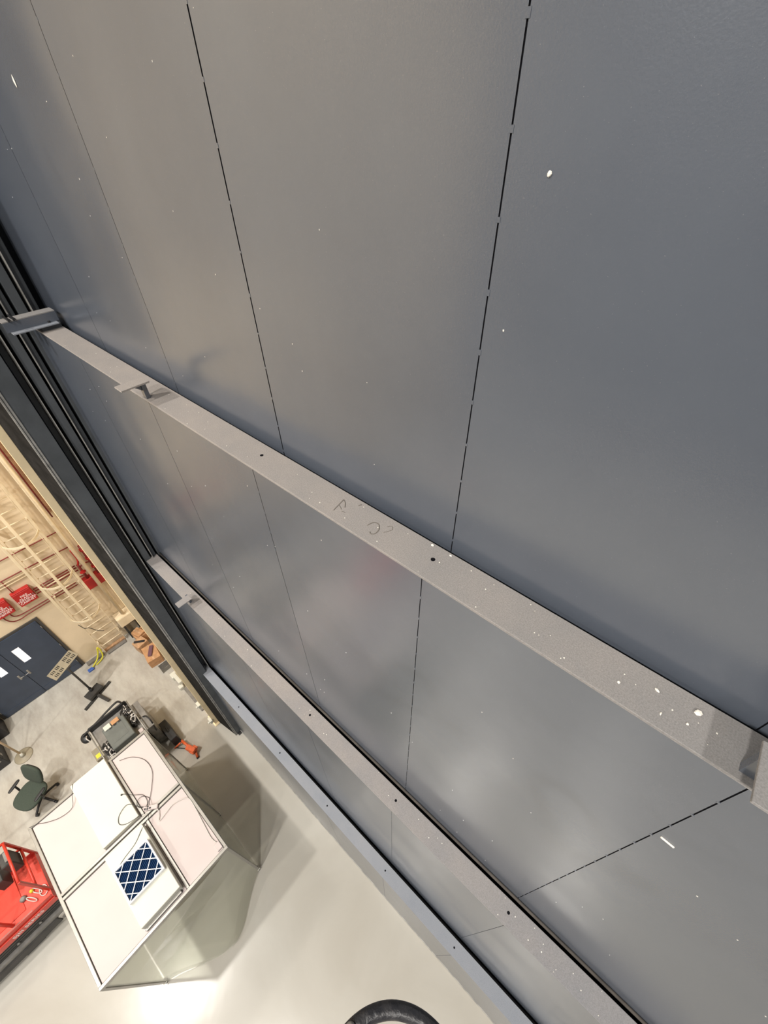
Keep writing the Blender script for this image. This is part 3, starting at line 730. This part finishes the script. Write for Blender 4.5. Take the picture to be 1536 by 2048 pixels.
# vinyl curtains, one sheet for each bay
def curtain(p0, p1, outward, seed, flare, amp=.012, name='curtain'):
    r_ = random.Random(seed); ph = [r_.uniform(0, 6.28) for _ in range(8)]
    p0 = Vector(p0); p1 = Vector(p1); out = Vector(outward)
    L_ = (p1 - p0).length
    def fn(u, v):
        z = BZ - .08 - v * (BZ - .13)
        s = math.sin(PI * u)
        fold = lambda t: abs(((t / PI) % 2) - 1) * 2 - 1
        d = flare * v ** 1.4 * s + amp * s * (.9 * v * fold(2.4 * L_ * u + ph[0] + 2.2 * v) + .8 * v * fold(4.5 * v * v - 2.6 * u + ph[1])
            + .75 * fold(8 * v + 3 * u + ph[3]) + .5 * v * fold(5.5 * u - 6 * v + ph[2]))
        p = p0.lerp(p1, u) + out * d
        return Vector((p.x, p.y, z))
    return MB().grid(fn, 72, 72).build(name, M_VINYL, t)
curtain((BX0 + .01, BY1 - .03, 0), (BX0 + .01, BY0 + .03, 0), (-1, 0, 0), 3, .30, .10)
curtain((BX0 + .03, BY0 + .01, 0), (MX - .03, BY0 + .01, 0), (0, -1, 0), 4, .0)
curtain((MX + .03, BY0 + .01, 0), (BX1 - .03, BY0 + .01, 0), (0, -1, 0), 5, .0)
curtain((BX0 + .03, BY1 - .01, 0), (MX - .03, BY1 - .01, 0), (0, 1, 0), 6, .03)
curtain((MX + .03, BY1 - .01, 0), (BX1 - .03, BY1 - .01, 0), (0, 1, 0), 7, .03)
curtain((BX1 - .01, BY1 - .03, 0), (BX1 - .01, BY0 + .03, 0), (1, 0, 0), 8, .03)

# fan filter units on the booth roof
t = ffu_a = thing('fan_filter_unit', (4.9, 1.8, BZ), 'plain white raised fan unit on the booth roof, away from the blue filter', 'fan unit')
MB().box(4.275, 5.60, 1.515, 2.10, BZ + .014, BZ + .10, bev=.006).build('housing', M_WHITE2, t)
MB().box(4.272, 5.603, 1.512, 2.103, BZ - .004, BZ + .014).build('base_skirt', M_ALU, t)
MB().cyl((4.78, 1.565, BZ + .10), (4.78, 1.565, BZ + .115), .014, n=12).build('cable_gland', M_BLACK, t)
t = thing('fan_filter_unit', (3.5, 1.8, BZ), 'white fan unit on the booth roof holding the blue filter', 'fan unit')
MB().box(2.905, 4.10, 1.525, 2.13, BZ + .014, BZ + .16, bev=.006).build('housing', M_WHITE2, t)
MB().box(2.895, 4.11, 1.515, 2.14, BZ - .004, BZ + .014).build('base_skirt', M_ALU, t)
MB().box(2.86, 2.905, 1.56, 2.12, BZ + .0, BZ + .05, bev=.004).build('mounting_rail', M_ALU, t)
FZ = BZ + .16; fx0, fx1, fy0, fy1 = 3.255, 3.81, 1.555, 2.10
fb = MB()
fb.box(fx0, fx1, fy0, fy0 + .022, FZ, FZ + .075); fb.box(fx0, fx1, fy1 - .022, fy1, FZ, FZ + .075)
fb.box(fx0, fx0 + .022, fy0 + .022, fy1 - .022, FZ, FZ + .075); fb.box(fx1 - .022, fx1, fy0 + .022, fy1 - .022, FZ, FZ + .075)
ff = fb.build('filter_frame', M_FILTW, t)
pm = MB(); n = 22
yy = [fy0 + .022 + (fy1 - fy0 - .044) * i / (2*n) for i in range(2*n + 1)]
top = [[pm.bm.verts.new((x, y, FZ + (.062 if i % 2 else .03))) for i, y in enumerate(yy)] for x in (fx0 + .022, fx1 - .022)]
for i in range(2*n): pm.bm.faces.new((top[0][i], top[0][i+1], top[1][i+1], top[1][i]))
pm.build('pleated_media', M_BLUE, ff)
# diagonal card lattice
ix0, ix1, iy0, iy1 = fx0 + .02, fx1 - .02, fy0 + .02, fy1 - .02
S_ = ix1 - ix0; cxm, cym = (ix0 + ix1) / 2, (iy0 + iy1) / 2
for sgn in (1, -1):
    for k in range(-2, 3):
        off = (k + .0) * S_ / 2.75
        # line: (x-cx) - sgn*(y-cy) = off ; clip to square half size h
        h = S_ / 2; pts = []
        lo = max(-h, (-h - off) * sgn if sgn > 0 else (off - h) ); 
        ys = []
        for y in (-h, h):
            x = off + sgn * y
            if -h <= x <= h: ys.append((x, y))
        for x in (-h, h):
            y = (x - off) * sgn
            if -h < y < h: ys.append((x, y))
        if len(ys) < 2: continue
        a, b = Vector((*ys[0], 0)), Vector((*ys[1], 0))
        if (b - a).length < .03: continue
        dirv = (b - a).normalized(); ang = math.atan2(dirv.y, dirv.x); l = (b - a).length
        MB().box(0, l, -.0055, .0055, 0, .003, M=RZ(ang, (cxm + a.x, cym + a.y, FZ + .0625 + (.0032 if sgn < 0 else 0)))).build('lattice_strip', M_FILTW, ff)

# power strip and cords lying on the booth roof
t = thing('power_strip', (4.27, 1.35, BZ + .03), 'white multi socket power strip at the crossing of the booth rails', 'power strip')
Mx = RZ(.9, (4.26, 1.345, BZ + .027))
MB().box(-.13, .10, -.035, .035, 0, .04, bev=.008, M=Mx).build('body', M_WHITE, t)
for px_, py_ in [(.07, .015), (.03, -.015), (.03, .018), (-.01, .012)]:
    MB().cyl(Mx @ Vector((px_, py_, .036)), Mx @ Vector((px_, py_, .055)), .013, n=10).build('plug', M_BLACK, t)
CZ = BZ + .006
def cord(pts, r, m, lab, z=CZ):
    P = [(p[0], p[1], (p[2] if len(p) > 2 else z + r)) for p in pts]
    o = MB().tube(P, r, n=6, sub=7).build('cord', m, t); o['label'] = lab
    return o
HZ = BZ + .107
cord([(4.79, 1.565, HZ + .01), (4.72, 1.50, HZ + .006), (4.66, 1.44, BZ + .03), (4.55, 1.34), (4.42, 1.33), (4.33, 1.38), (4.29, 1.37, BZ + .06)], .004, M_CORD, 'black cord from the plain fan unit to the power strip')
cord([(5.40, 1.36), (5.28, 1.18), (5.05, 1.05), (4.78, 1.05), (4.52, 1.20), (4.40, 1.30), (4.35, 1.38), (4.42, 1.47, BZ + .03), (4.52, 1.45, BZ + .03), (4.54, 1.36), (4.42, 1.29), (4.30, 1.33, BZ + .06)], .004, M_CORD, 'long thin cord sweeping across the far roof panel into a loop')
cord([(4.30, 1.37, BZ + .07), (4.40, 1.45, BZ + .06), (4.56, 1.56, HZ + .004), (4.52, 1.72, HZ + .004), (4.40, 1.78, HZ + .004), (4.31, 1.70, HZ + .004), (4.27, 1.55, BZ + .09), (4.24, 1.42, BZ + .06)], .0042, M_CORD, 'black cord looped over the plain fan unit corner')
cord([(4.20, 1.38, BZ + .05), (4.10, 1.45, BZ + .10), (4.02, 1.56, BZ + .166), (3.92, 1.72, BZ + .166), (3.87, 1.92, BZ + .166), (3.83, 2.02, BZ + .168)], .0042, M_CORD, 'black cord running from the power strip to the blue filter unit')
cord([(4.28, 1.30, BZ + .04), (4.16, 1.27, BZ + .04), (4.05, 1.30), (3.98, 1.34), (4.0, 1.2), (4.02, 1.08), (3.98, .95), (3.90, .85, BZ + .02), (3.75, .84, BZ + .02), (3.35, .88), (3.10, .90), (2.95, .86)], .006, M_CORDG, 'grey cord curving across the near roof panel to its edge')
t = ffu_a
cord([(5.60, 2.05, HZ + .004), (5.45, 2.13, BZ + .08), (5.30, 2.22), (5.30, 2.40), (5.40, 2.58), (5.50, 2.70), (5.54, 2.80, BZ + .018)], .004, M_CORD, 'thin cord trailing along the left rear roof edge')
tag(MB().box(2.87, 2.99, .84, .93, BZ - .006, BZ + .03, bev=.006).build('junction_box', M_WHITE), 'small white junction box at the near right roof corner', 'junction box')

# ------------------------------------------------------------------ equipment cart behind the booth
t = thing('equipment_cart', (7.0, 1.38, 0), 'dark metal equipment cart with a shelf behind the booth', 'cart')
KX0, KX1, KY0, KY1, KZ = 6.20, 7.42, .92, 1.76, .92
MB().box(KX0, KX1, KY0, KY1, KZ - .03, KZ, bev=.004).build('top_shelf', M_GREYST, t)
MB().box(KX0, KX1, KY0, KY1, .25, .28, bev=.004).build('lower_shelf', M_DARKST, t)
for x in (KX0 + .02, KX1 - .02):
    for y in (KY0 + .02, KY1 - .02):
        l = MB().box(x - .02, x + .02, y - .02, y + .02, .1, KZ - .03).build('leg', M_GREYST, t)
        MB().cyl((x, y - .015, .05), (x, y + .015, .05), .05, n=12).build('wheel', M_BLACK, l)
MB().tube([(KX1, KY0 - .02, KZ + .14), (KX0, KY0 - .02, KZ + .14)], .014, n=8, sub=1).build('side_bar', M_ALU, t)
MB().tube([(KX1 - .02, KY1 + .02, KZ + .12), (KX0, KY1 + .02, KZ + .12)], .012, n=8, sub=1).build('side_bar', M_ALU, t)
MB().box(KX1, KX1 + .04, KY0, KY1, KZ - .02, KZ + .16, bev=.01).build('end_board', M_BLACK, t)
e = thing('test_instrument', (6.85, 1.3, KZ), 'grey green instrument case on the equipment cart', 'instrument')
MB().box(6.50, 7.10, 1.08, 1.55, KZ, KZ + .26, bev=.012).build('case', M_GREYPL, e)
MB().box(7.08, 7.105, 1.10, 1.53, KZ + .02, KZ + .24).build('front_panel', M_BLACK, e)
MB().box(6.62, 6.98, 1.16, 1.47, KZ + .26, KZ + .264).build('lid_plate', M_GREYPL, e)
for k in range(3): MB().box(6.98, 7.04, 1.16 + .1 * k, 1.22 + .1 * k, KZ + .26, KZ + .266).build('vent', M_BLACK, e)
tag(MB().box(7.0, 7.12, 1.36, 1.50, KZ + .267, KZ + .30, bev=.004).build('paper_carton', M_WHITE2), 'small white carton on the instrument corner', 'carton')
tag(MB().box(7.02, 7.13, 1.18, 1.34, KZ + .267, KZ + .285, bev=.004).build('orange_packet', M_CARD), 'orange brown packet beside the white carton on the instrument', 'packet')
tag(MB().box(6.50, 6.60, .94, 1.03, KZ, KZ + .10, bev=.006).build('white_adapter', M_WHITE), 'white adapter block on the cart near the booth', 'adapter')
rr = random.Random(21)
for q, (cx_, cy_, lab) in enumerate([(7.22, 1.02, 'black cable bundle at the far right cart corner'), (6.9, 1.0, 'black cable bundle along the right cart side'),
                                     (6.75, 1.64, 'black and white cable tangle at the left cart side'), (6.55, 1.60, 'cable tangle nearest the booth on the cart')]):
    bnd = thing('cable_bundle', (cx_, cy_, KZ), lab, 'cables', 'cable bundles on the cart')
    for j in range(8):
        pts = []
        for i in range(7):
            a = rr.uniform(0, 6.28); r_ = rr.uniform(.04, .15)
            pts.append((cx_ + (r_ * math.cos(a)) * 1.3, cy_ + r_ * math.sin(a) * .8, KZ + .02 + .012 * j + rr.uniform(0, .04)))
        MB().tube(pts, .011, n=6, sub=5).build('cable', M_CORD if j != 6 else M_CORDG, bnd)
    for j in range(2):
        a = rr.uniform(0, 3); MB().box(-.03, .03, -.014, .014, 0, .022, bev=.003, M=RZ(a, (cx_ + rr.uniform(-.08, .08), cy_ + rr.uniform(-.06, .06), KZ + .09))).build('connector', M_WHITE if j else M_GREYST, bnd)
pts = [(7.40, .98, KZ + .20), (7.60, 1.05, KZ + .1), (7.60, 1.3, KZ + .05), (7.52, 1.6, KZ + .05), (7.44, 1.90, KZ + .08)]
for j, dz in enumerate((0, .03, .06)):
    tag(MB().tube([(p[0] - .03 * j, p[1], p[2] + dz) for p in pts], .018, n=7).build('black_hose', M_BLACK), ['lowest black hose hung along the far cart end', 'middle black hose hung along the far cart end', 'topmost black hose hung along the far cart end'][j], 'hose', 'hoses on the cart end')
hm = thing('shop_vacuum_head', (7.36, 1.92, .4), 'dark rounded vacuum head hung at the left cart end', 'vacuum')
MB().blob(lambda u, v_: Vector((7.38 + .13 * math.cos(u) * math.cos(v_), 1.88 + .10 * math.sin(u) * math.cos(v_), KZ + .02 + .09 * math.sin(v_))), 18, 10).build('shell', M_BLACK, hm)
MB().tube([(7.36, 1.84, KZ + .09), (7.28, 1.86, KZ + .13), (7.2, 1.84, KZ + .08)], .012, n=6).build('grip', M_CORDG, hm)
mb = thing('side_toolbox', (7.1, 1.88, .3), 'brown metal box with yellow sticker on the left of the cart', 'toolbox')
MB().box(6.86, 7.16, 1.79, 1.97, .45, .72, bev=.008).build('body', M_BEIGE, mb)
MB().box(6.90, 7.0, 1.83, 1.94, .72, .724).build('sticker', M_YELL, mb)
MB().box(6.86, 7.16, 1.77, 1.79, .45, .60).build('hook_plate', M_DARKST, mb)
mb = thing('control_panel_box', (7.0, .82, 0), 'grey metal panel box standing on the right of the cart', 'box')
MB().box(6.52, 7.30, .74, .90, .05, .92, bev=.008).build('body', M_GREYST, mb)
MB().box(6.50, 7.32, .73, .91, .92, .935, bev=.003).build('lid', M_GREYST, mb)
MB().tube([(6.85, .82, .94), (6.74, .76, 1.04), (6.58, .74, 1.0), (6.48, .78, .70)], .016, n=8).build('hose', M_BLACK, mb)
bb = thing('black_case', (6.6, .7, 0), 'black upright case on the floor between cart and orange jack', 'case')
MB().box(6.22, 6.80, .55, .72, 0, .34, bev=.01).build('body', M_BLACK, bb)
MB().tube([(6.45, .63, .34), (6.47, .63, .37), (6.58, .63, .37), (6.6, .63, .34)], .010, n=6, sub=3).build('handle', M_DARKST, bb)

# ------------------------------------------------------------------ orange jack
t = thing('orange_jack_stand', (5.85, .55, 0), 'orange folding jack stand on the floor by the booth corner', 'jack')
MB().tube([(6.18, .75, .02), (6.12, .56, .14)], .020, n=8, sub=1).build('front_leg', M_ORANGE, t)
MB().tube([(6.14, .55, .14), (5.86, .50, .16)], .032, n=8, sub=1).build('beam', M_ORANGE, t)
MB().box(-.12, .12, -.06, .06, .05, .2, bev=.012, M=RZ(.35, (5.80, .50, 0))).build('body', M_ORANGE, t)
MB().box(-.06, .06, -.09, .09, .12, .17, bev=.006, M=RZ(.35, (5.74, .47, 0))).build('saddle', M_ORANGE, t)
MB().tube([(5.72, .46, .1), (5.58, .50, .03)], .028, n=8, sub=1).build('rear_leg', M_ORANGE, t)
MB().tube([(6.16, .73, .04), (5.90, .55, .07)], .011, n=8, sub=1).build('strut', M_BLACK, t)
MB().cyl((6.14, .52, .10), (6.14, .58, .16), .022, n=10).build('end_cap', M_BLACK, t)
MB().cyl((5.58, .47, .025), (5.58, .53, .025), .022, n=10).build('end_cap', M_BLACK, t)

# ------------------------------------------------------------------ office chair
t = thing('office_chair', (7.46, 3.19, 0), 'dark green fabric office chair with black five star base', 'chair')
fa = math.radians(118)          # facing direction in plan
Fd = Vector((math.cos(fa), math.sin(fa), 0)); Rd = Vector((Fd.y, -Fd.x, 0))
hub = Vector((7.46, 3.19, 0))
def loc(f_, r_, z): return hub + Fd * f_ + Rd * r_ + Vector((0, 0, z))
def pad(c, ax, ay, az, ea=.55, ez=.5):
    def fn(u, v_):
        cu, su, cv, sv = math.cos(u), math.sin(u), math.cos(v_), math.sin(v_)
        q = lambda a, e: math.copysign(abs(a) ** e, a)
        return c + ax * (q(cu, ea) * q(cv, ez)) + ay * (q(su, ea) * q(cv, ez)) + az * q(sv, ez)
    return MB().blob(fn, 32, 12)
pad(loc(.04, 0, .49), Fd * .285, Rd * .28, Vector((0, 0, .045)), .7, .45).build('seat', M_CHAIR, t)
pad(loc(.04, 0, .445), Fd * .22, Rd * .225, Vector((0, 0, .02)), .7, .5).build('seat_pan', M_BLACK, t)
bt = (Vector((0, 0, 1)) - Fd * .38).normalized(); bn = (Fd + Vector((0, 0, .38))).normalized()
pad(loc(-.27, 0, .86), bt * .235, Rd * .25, bn * .04, .62, .5).build('backrest', M_CHAIR, t)
pad(loc(-.31, 0, .85), bt * .20, Rd * .21, bn * .025, .62, .5).build('back_shell', M_BLACK, t)
MB().tube([loc(-.10, 0, .43), loc(-.24, 0, .44), loc(-.29, 0, .55), loc(-.31, 0, .80)], .030, n=8, flat=.5).build('back_bar', M_BLACK, t)
for s in (-1, 1):
    MB().tube([loc(.02, s * .20, .44), loc(.02, s * .30, .46), loc(.0, s * .34, .58), loc(.0, s * .33, .66)], .020, n=8).build('arm_post', M_BLACK, t)
    pad(loc(.0, s * .33, .685), Fd * .135, Rd * .035, Vector((0, 0, .018)), .6, .6).build('arm_pad', M_BLACK, t)
MB().cyl(hub + Vector((0, 0, .1)), hub + Vector((0, 0, .43)), .028, n=14).build('gas_column', M_BLACK, t)
for k in range(5):
    a = fa + .35 + 2*PI*k/5; d_ = Vector((math.cos(a), math.sin(a), 0))
    l = MB().tube([hub + Vector((0, 0, .12)), hub + d_ * .15 + Vector((0, 0, .115)), hub + d_ * .31 + Vector((0, 0, .075))], .024, n=8).build('base_leg', M_BLACK, t)
    c0 = hub + d_ * .31 + Vector((0, 0, .033)); s_ = Vector((-d_.y, d_.x, 0))
    MB().cyl(c0 - s_ * .026, c0 + s_ * .026, .032, n=12).build('caster', M_BLACK, l)

# ------------------------------------------------------------------ pole stand and black cases at the picture edge
t = thing('pole_stand', (8.80, 3.19, 0), 'tall tan pole rising from a round floor base at the left edge', 'stand')
MB().lathe((8.80, 3.19, 0), [(.19, 0), (.19, .012), (.17, .02), (.05, .03), (.03, .05)], 32).build('round_base', M_BEIGE, t)
MB().lathe((8.80, 3.19, 0), [(.055, .045), (.03, .10), (.022, .16)], 16).build('collar_or_glint', M_WHITE2, t)  # white cone stands in for the bright highlight at the pole foot
MB().cyl((8.80, 3.19, .12), (8.80, 3.19, 2.1), .021, n=12).build('pole', M_TAN, t)
t = thing('black_flight_case', (9.2, 3.75, 0), 'black flight case with metal latches at the left edge', 'case')
MB().box(8.86, 9.55, 3.44, 4.2, 0, .42, bev=.01).build('body', M_BLACK, t)
for x in (8.95, 9.2): MB().box(x, x + .07, 3.43, 3.445, .28, .36).build('latch', M_ALU, t)
MB().box(8.85, 8.865, 3.50, 3.62, .26, .34).build('latch', M_ALU, t)
MB().box(8.855, 9.555, 3.435, 4.205, .29, .30).build('lid_seam', M_DARKST, t)
tag(MB().box(9.62, 10.1, 3.24, 4.2, 0, .75, bev=.01).build('dark_cabinet', M_BLACK), 'black cabinet against the end wall at the left edge', 'cabinet')

# ------------------------------------------------------------------ scissor lift
t = thing('scissor_lift', (5.55, 4.5, 0), 'red scissor lift with guard rails beside the white booth', 'lift')
SX0, SX1, SY0, SY1 = 5.04, 5.98, 3.34, 5.9
DZ = .98
MB().box(SX0, SX1, SY0, SY1, DZ - .02, DZ, bev=.003).build('deck', M_LIFTDECK, t)
MB().box(SX0 + .2, SX1 - .1, SY0 + .4, SY1 - .2, DZ, DZ + .012, bev=.003).build('deck_extension', M_LIFTRED, t)
sk = MB().box(SX0 - .012, SX0, SY0, SY1, DZ - .14, DZ + .02).build('side_skirt', M_LIFTRED, t)
MB().box(SX1, SX1 + .012, SY0, SY1, DZ - .14, DZ + .02).build('side_skirt', M_LIFTRED, t)
MB().box(SX0, SX1, SY0 - .012, SY0, DZ - .14, DZ + .10).build('end_skirt', M_LIFTRED, t)
lettering('SJIII SERIES', .105, Matrix.Translation((SX0 - .0135, 3.80, DZ - .06)) @ WT, t, M_LETTER)
MB().box(SX0 - .0145, SX0 - .012, 4.42, 4.52, DZ - .10, DZ - .02).build('sticker', M_YELL, t)
# toe board and rails
MB().box(SX0 + .012, SX0 + .022, SY0, SY1, DZ, DZ + .15).build('toe_board', M_LIFTRED, t)
MB().box(SX1 - .022, SX1 - .012, SY0, SY1, DZ, DZ + .15).build('toe_board', M_LIFTRED, t)
for z in (DZ + .50, DZ + 1.0):
    MB().tube([(SX0 + .14, SY0 + .0, z), (SX1 - .02, SY0 + .0, z)], .022, n=10, sub=1).build('end_rail', M_LIFTRED, t)
    MB().tube([(SX1 - .02, SY0, z), (SX1 - .02, SY1, z)], .022, n=10, sub=1).build('side_rail', M_LIFTRED, t)
MB().tube([(SX0 + .14, SY0 + .62, DZ + 1.0), (SX0 + .14, SY1, DZ + 1.0)], .022, n=10, sub=1).build('side_rail', M_LIFTRED, t)
for (x, y) in [(SX0 + .14, SY0), (SX1 - .02, SY0), (SX1 - .02, SY0 + .9), (SX1 - .02, SY1), (SX0 + .14, SY1), (SX0 + .14, SY0 + .62)]:
    MB().box(x - .02, x + .02, y - .02, y + .02, DZ, DZ + 1.0, bev=.003).build('rail_post', M_LIFTRED, t)
MB().box(5.66, 5.92, SY0 + .03, SY0 + .19, DZ + .48, DZ + .86, bev=.015).build('control_box', M_DARKST, t)
MB().box(5.70, 5.88, SY0 + .05, SY0 + .10, DZ + .86, DZ + .90, bev=.006).build('control_lever', M_GREYST, t)
MB().box(5.64, 5.92, SY0 + .30, SY0 + .46, DZ + .3, DZ + .62, bev=.012).build('manual_box', M_DARKST, t)
MB().box(5.70, 5.86, SY0 + .33, SY0 + .37, DZ + .62, DZ + .626).build('manual_label', M_GREYST, t)
MB().lathe((5.42, SY0 + .38, DZ + .012), [(.05, 0), (.05, .03), (.03, .05)], 16).build('socket_cover', M_GREYST, t)
MB().lathe((5.42, SY0 + .24, DZ + .012), [(.03, 0), (.03, .04), (.012, .06)], 12).build('beacon', M_YELL, t)
for i, (x0_, y0_) in enumerate([(5.28, 3.44), (5.36, 3.52), (5.30, 3.62)]):
    MB().tube([(x0_ + .09 * math.cos(a_ * .8), y0_ + .06 * math.sin(a_ * .8 + i), DZ + .02 + .006 * i) for a_ in range(9)], .008, n=6).build('coiled_cable', M_CORDG, t)
MB().box(SX0 + .03, SX0 + .09, 3.65, 4.4, DZ + .012, DZ + .05, bev=.006).build('latch_bar', M_GREYST, t)
# scissor stack and chassis
for i, z in enumerate((.50, .58, .66, .74)):
    for x in (SX0 + .04, SX1 - .10):
        a0 = (SY0 + .10, z + (.04 if i % 2 else -.02)); 
        MB().box(x, x + .05, SY0 + .06, SY1 - .06, z - .03, z + .03, bev=.004).build('scissor_arm', M_DARKST, t)
for y in (SY0 + .1, SY0 + .45, SY0 + .8, SY0 + 1.2):
    MB().cyl((SX0 + .02, y, .56), (SX0 + .05, y, .56), .022, n=10).build('pivot_pin', M_GREYST, t)
MB().box(SX0 - .02, SX1 + .02, SY0 + .02, SY1, .26, .46, bev=.01).build('chassis', M_GREYST, t)
MB().box(SX0 - .05, SX0 - .02, SY0 + .3, SY1, .14, .34, bev=.006).build('side_tray', M_DARKST, t)
MB().box(SX0 - .045, SX0 - .021, SY0 + .62, SY0 + .92, .10, .14).build('pothole_guard', M_BLACK, t)
for (x, y) in [(SX0 - .03, SY0 + .20), (SX1 - .09, SY0 + .20), (SX0 - .03, SY1 - .3), (SX1 - .09, SY1 - .3)]:
    wh = MB().cyl((x, y, .17), (x + .12, y, .17), .17, n=28).build('wheel', M_CORDG, t)
    MB().cyl((x - .004, y, .17), (x + .02, y, .17), .09, n=18).build('wheel_hub', M_GREYST, wh)

# ------------------------------------------------------------------ access platform rail right under the camera
t = thing('platform_guard_rail', (-.3, .35, 0), 'worn black tube loop of the access platform rail at the bottom edge', 'guard rail')
D = 1.15
nv = Vector((-.65, .76, 0)); tv = Vector((.76, .65, 0))
LC = Vector((-.120, .143, CAMH - D)); LR = .123
lp = [LC + nv * .30 + tv * (LR + .08)] + [LC + nv * .05 + tv * (LR + .012)]
lp += [LC + tv * (LR * math.cos(a_)) - nv * (LR * math.sin(a_)) for a_ in [PI * k / 8 for k in range(9)]]
lp += [LC + nv * .05 - tv * (LR + .004), LC + nv * .30 - tv * (LR + .02)]
MB().tube(lp, .0125, n=16, sub=6).build('rail_loop', M_RUBBER, t)
MB().lathe(Vector((.000, .1125, CAMH - D + .006)), [(.010, 0), (.010, .008), (.006, .011)], 14).build('grey_clip', M_ALU, t)
MB().tube([LC + nv * .30 - tv * .26, LC + nv * .30 + tv * .30], .0150, n=12, sub=1).build('top_rail', M_RUBBER, t)
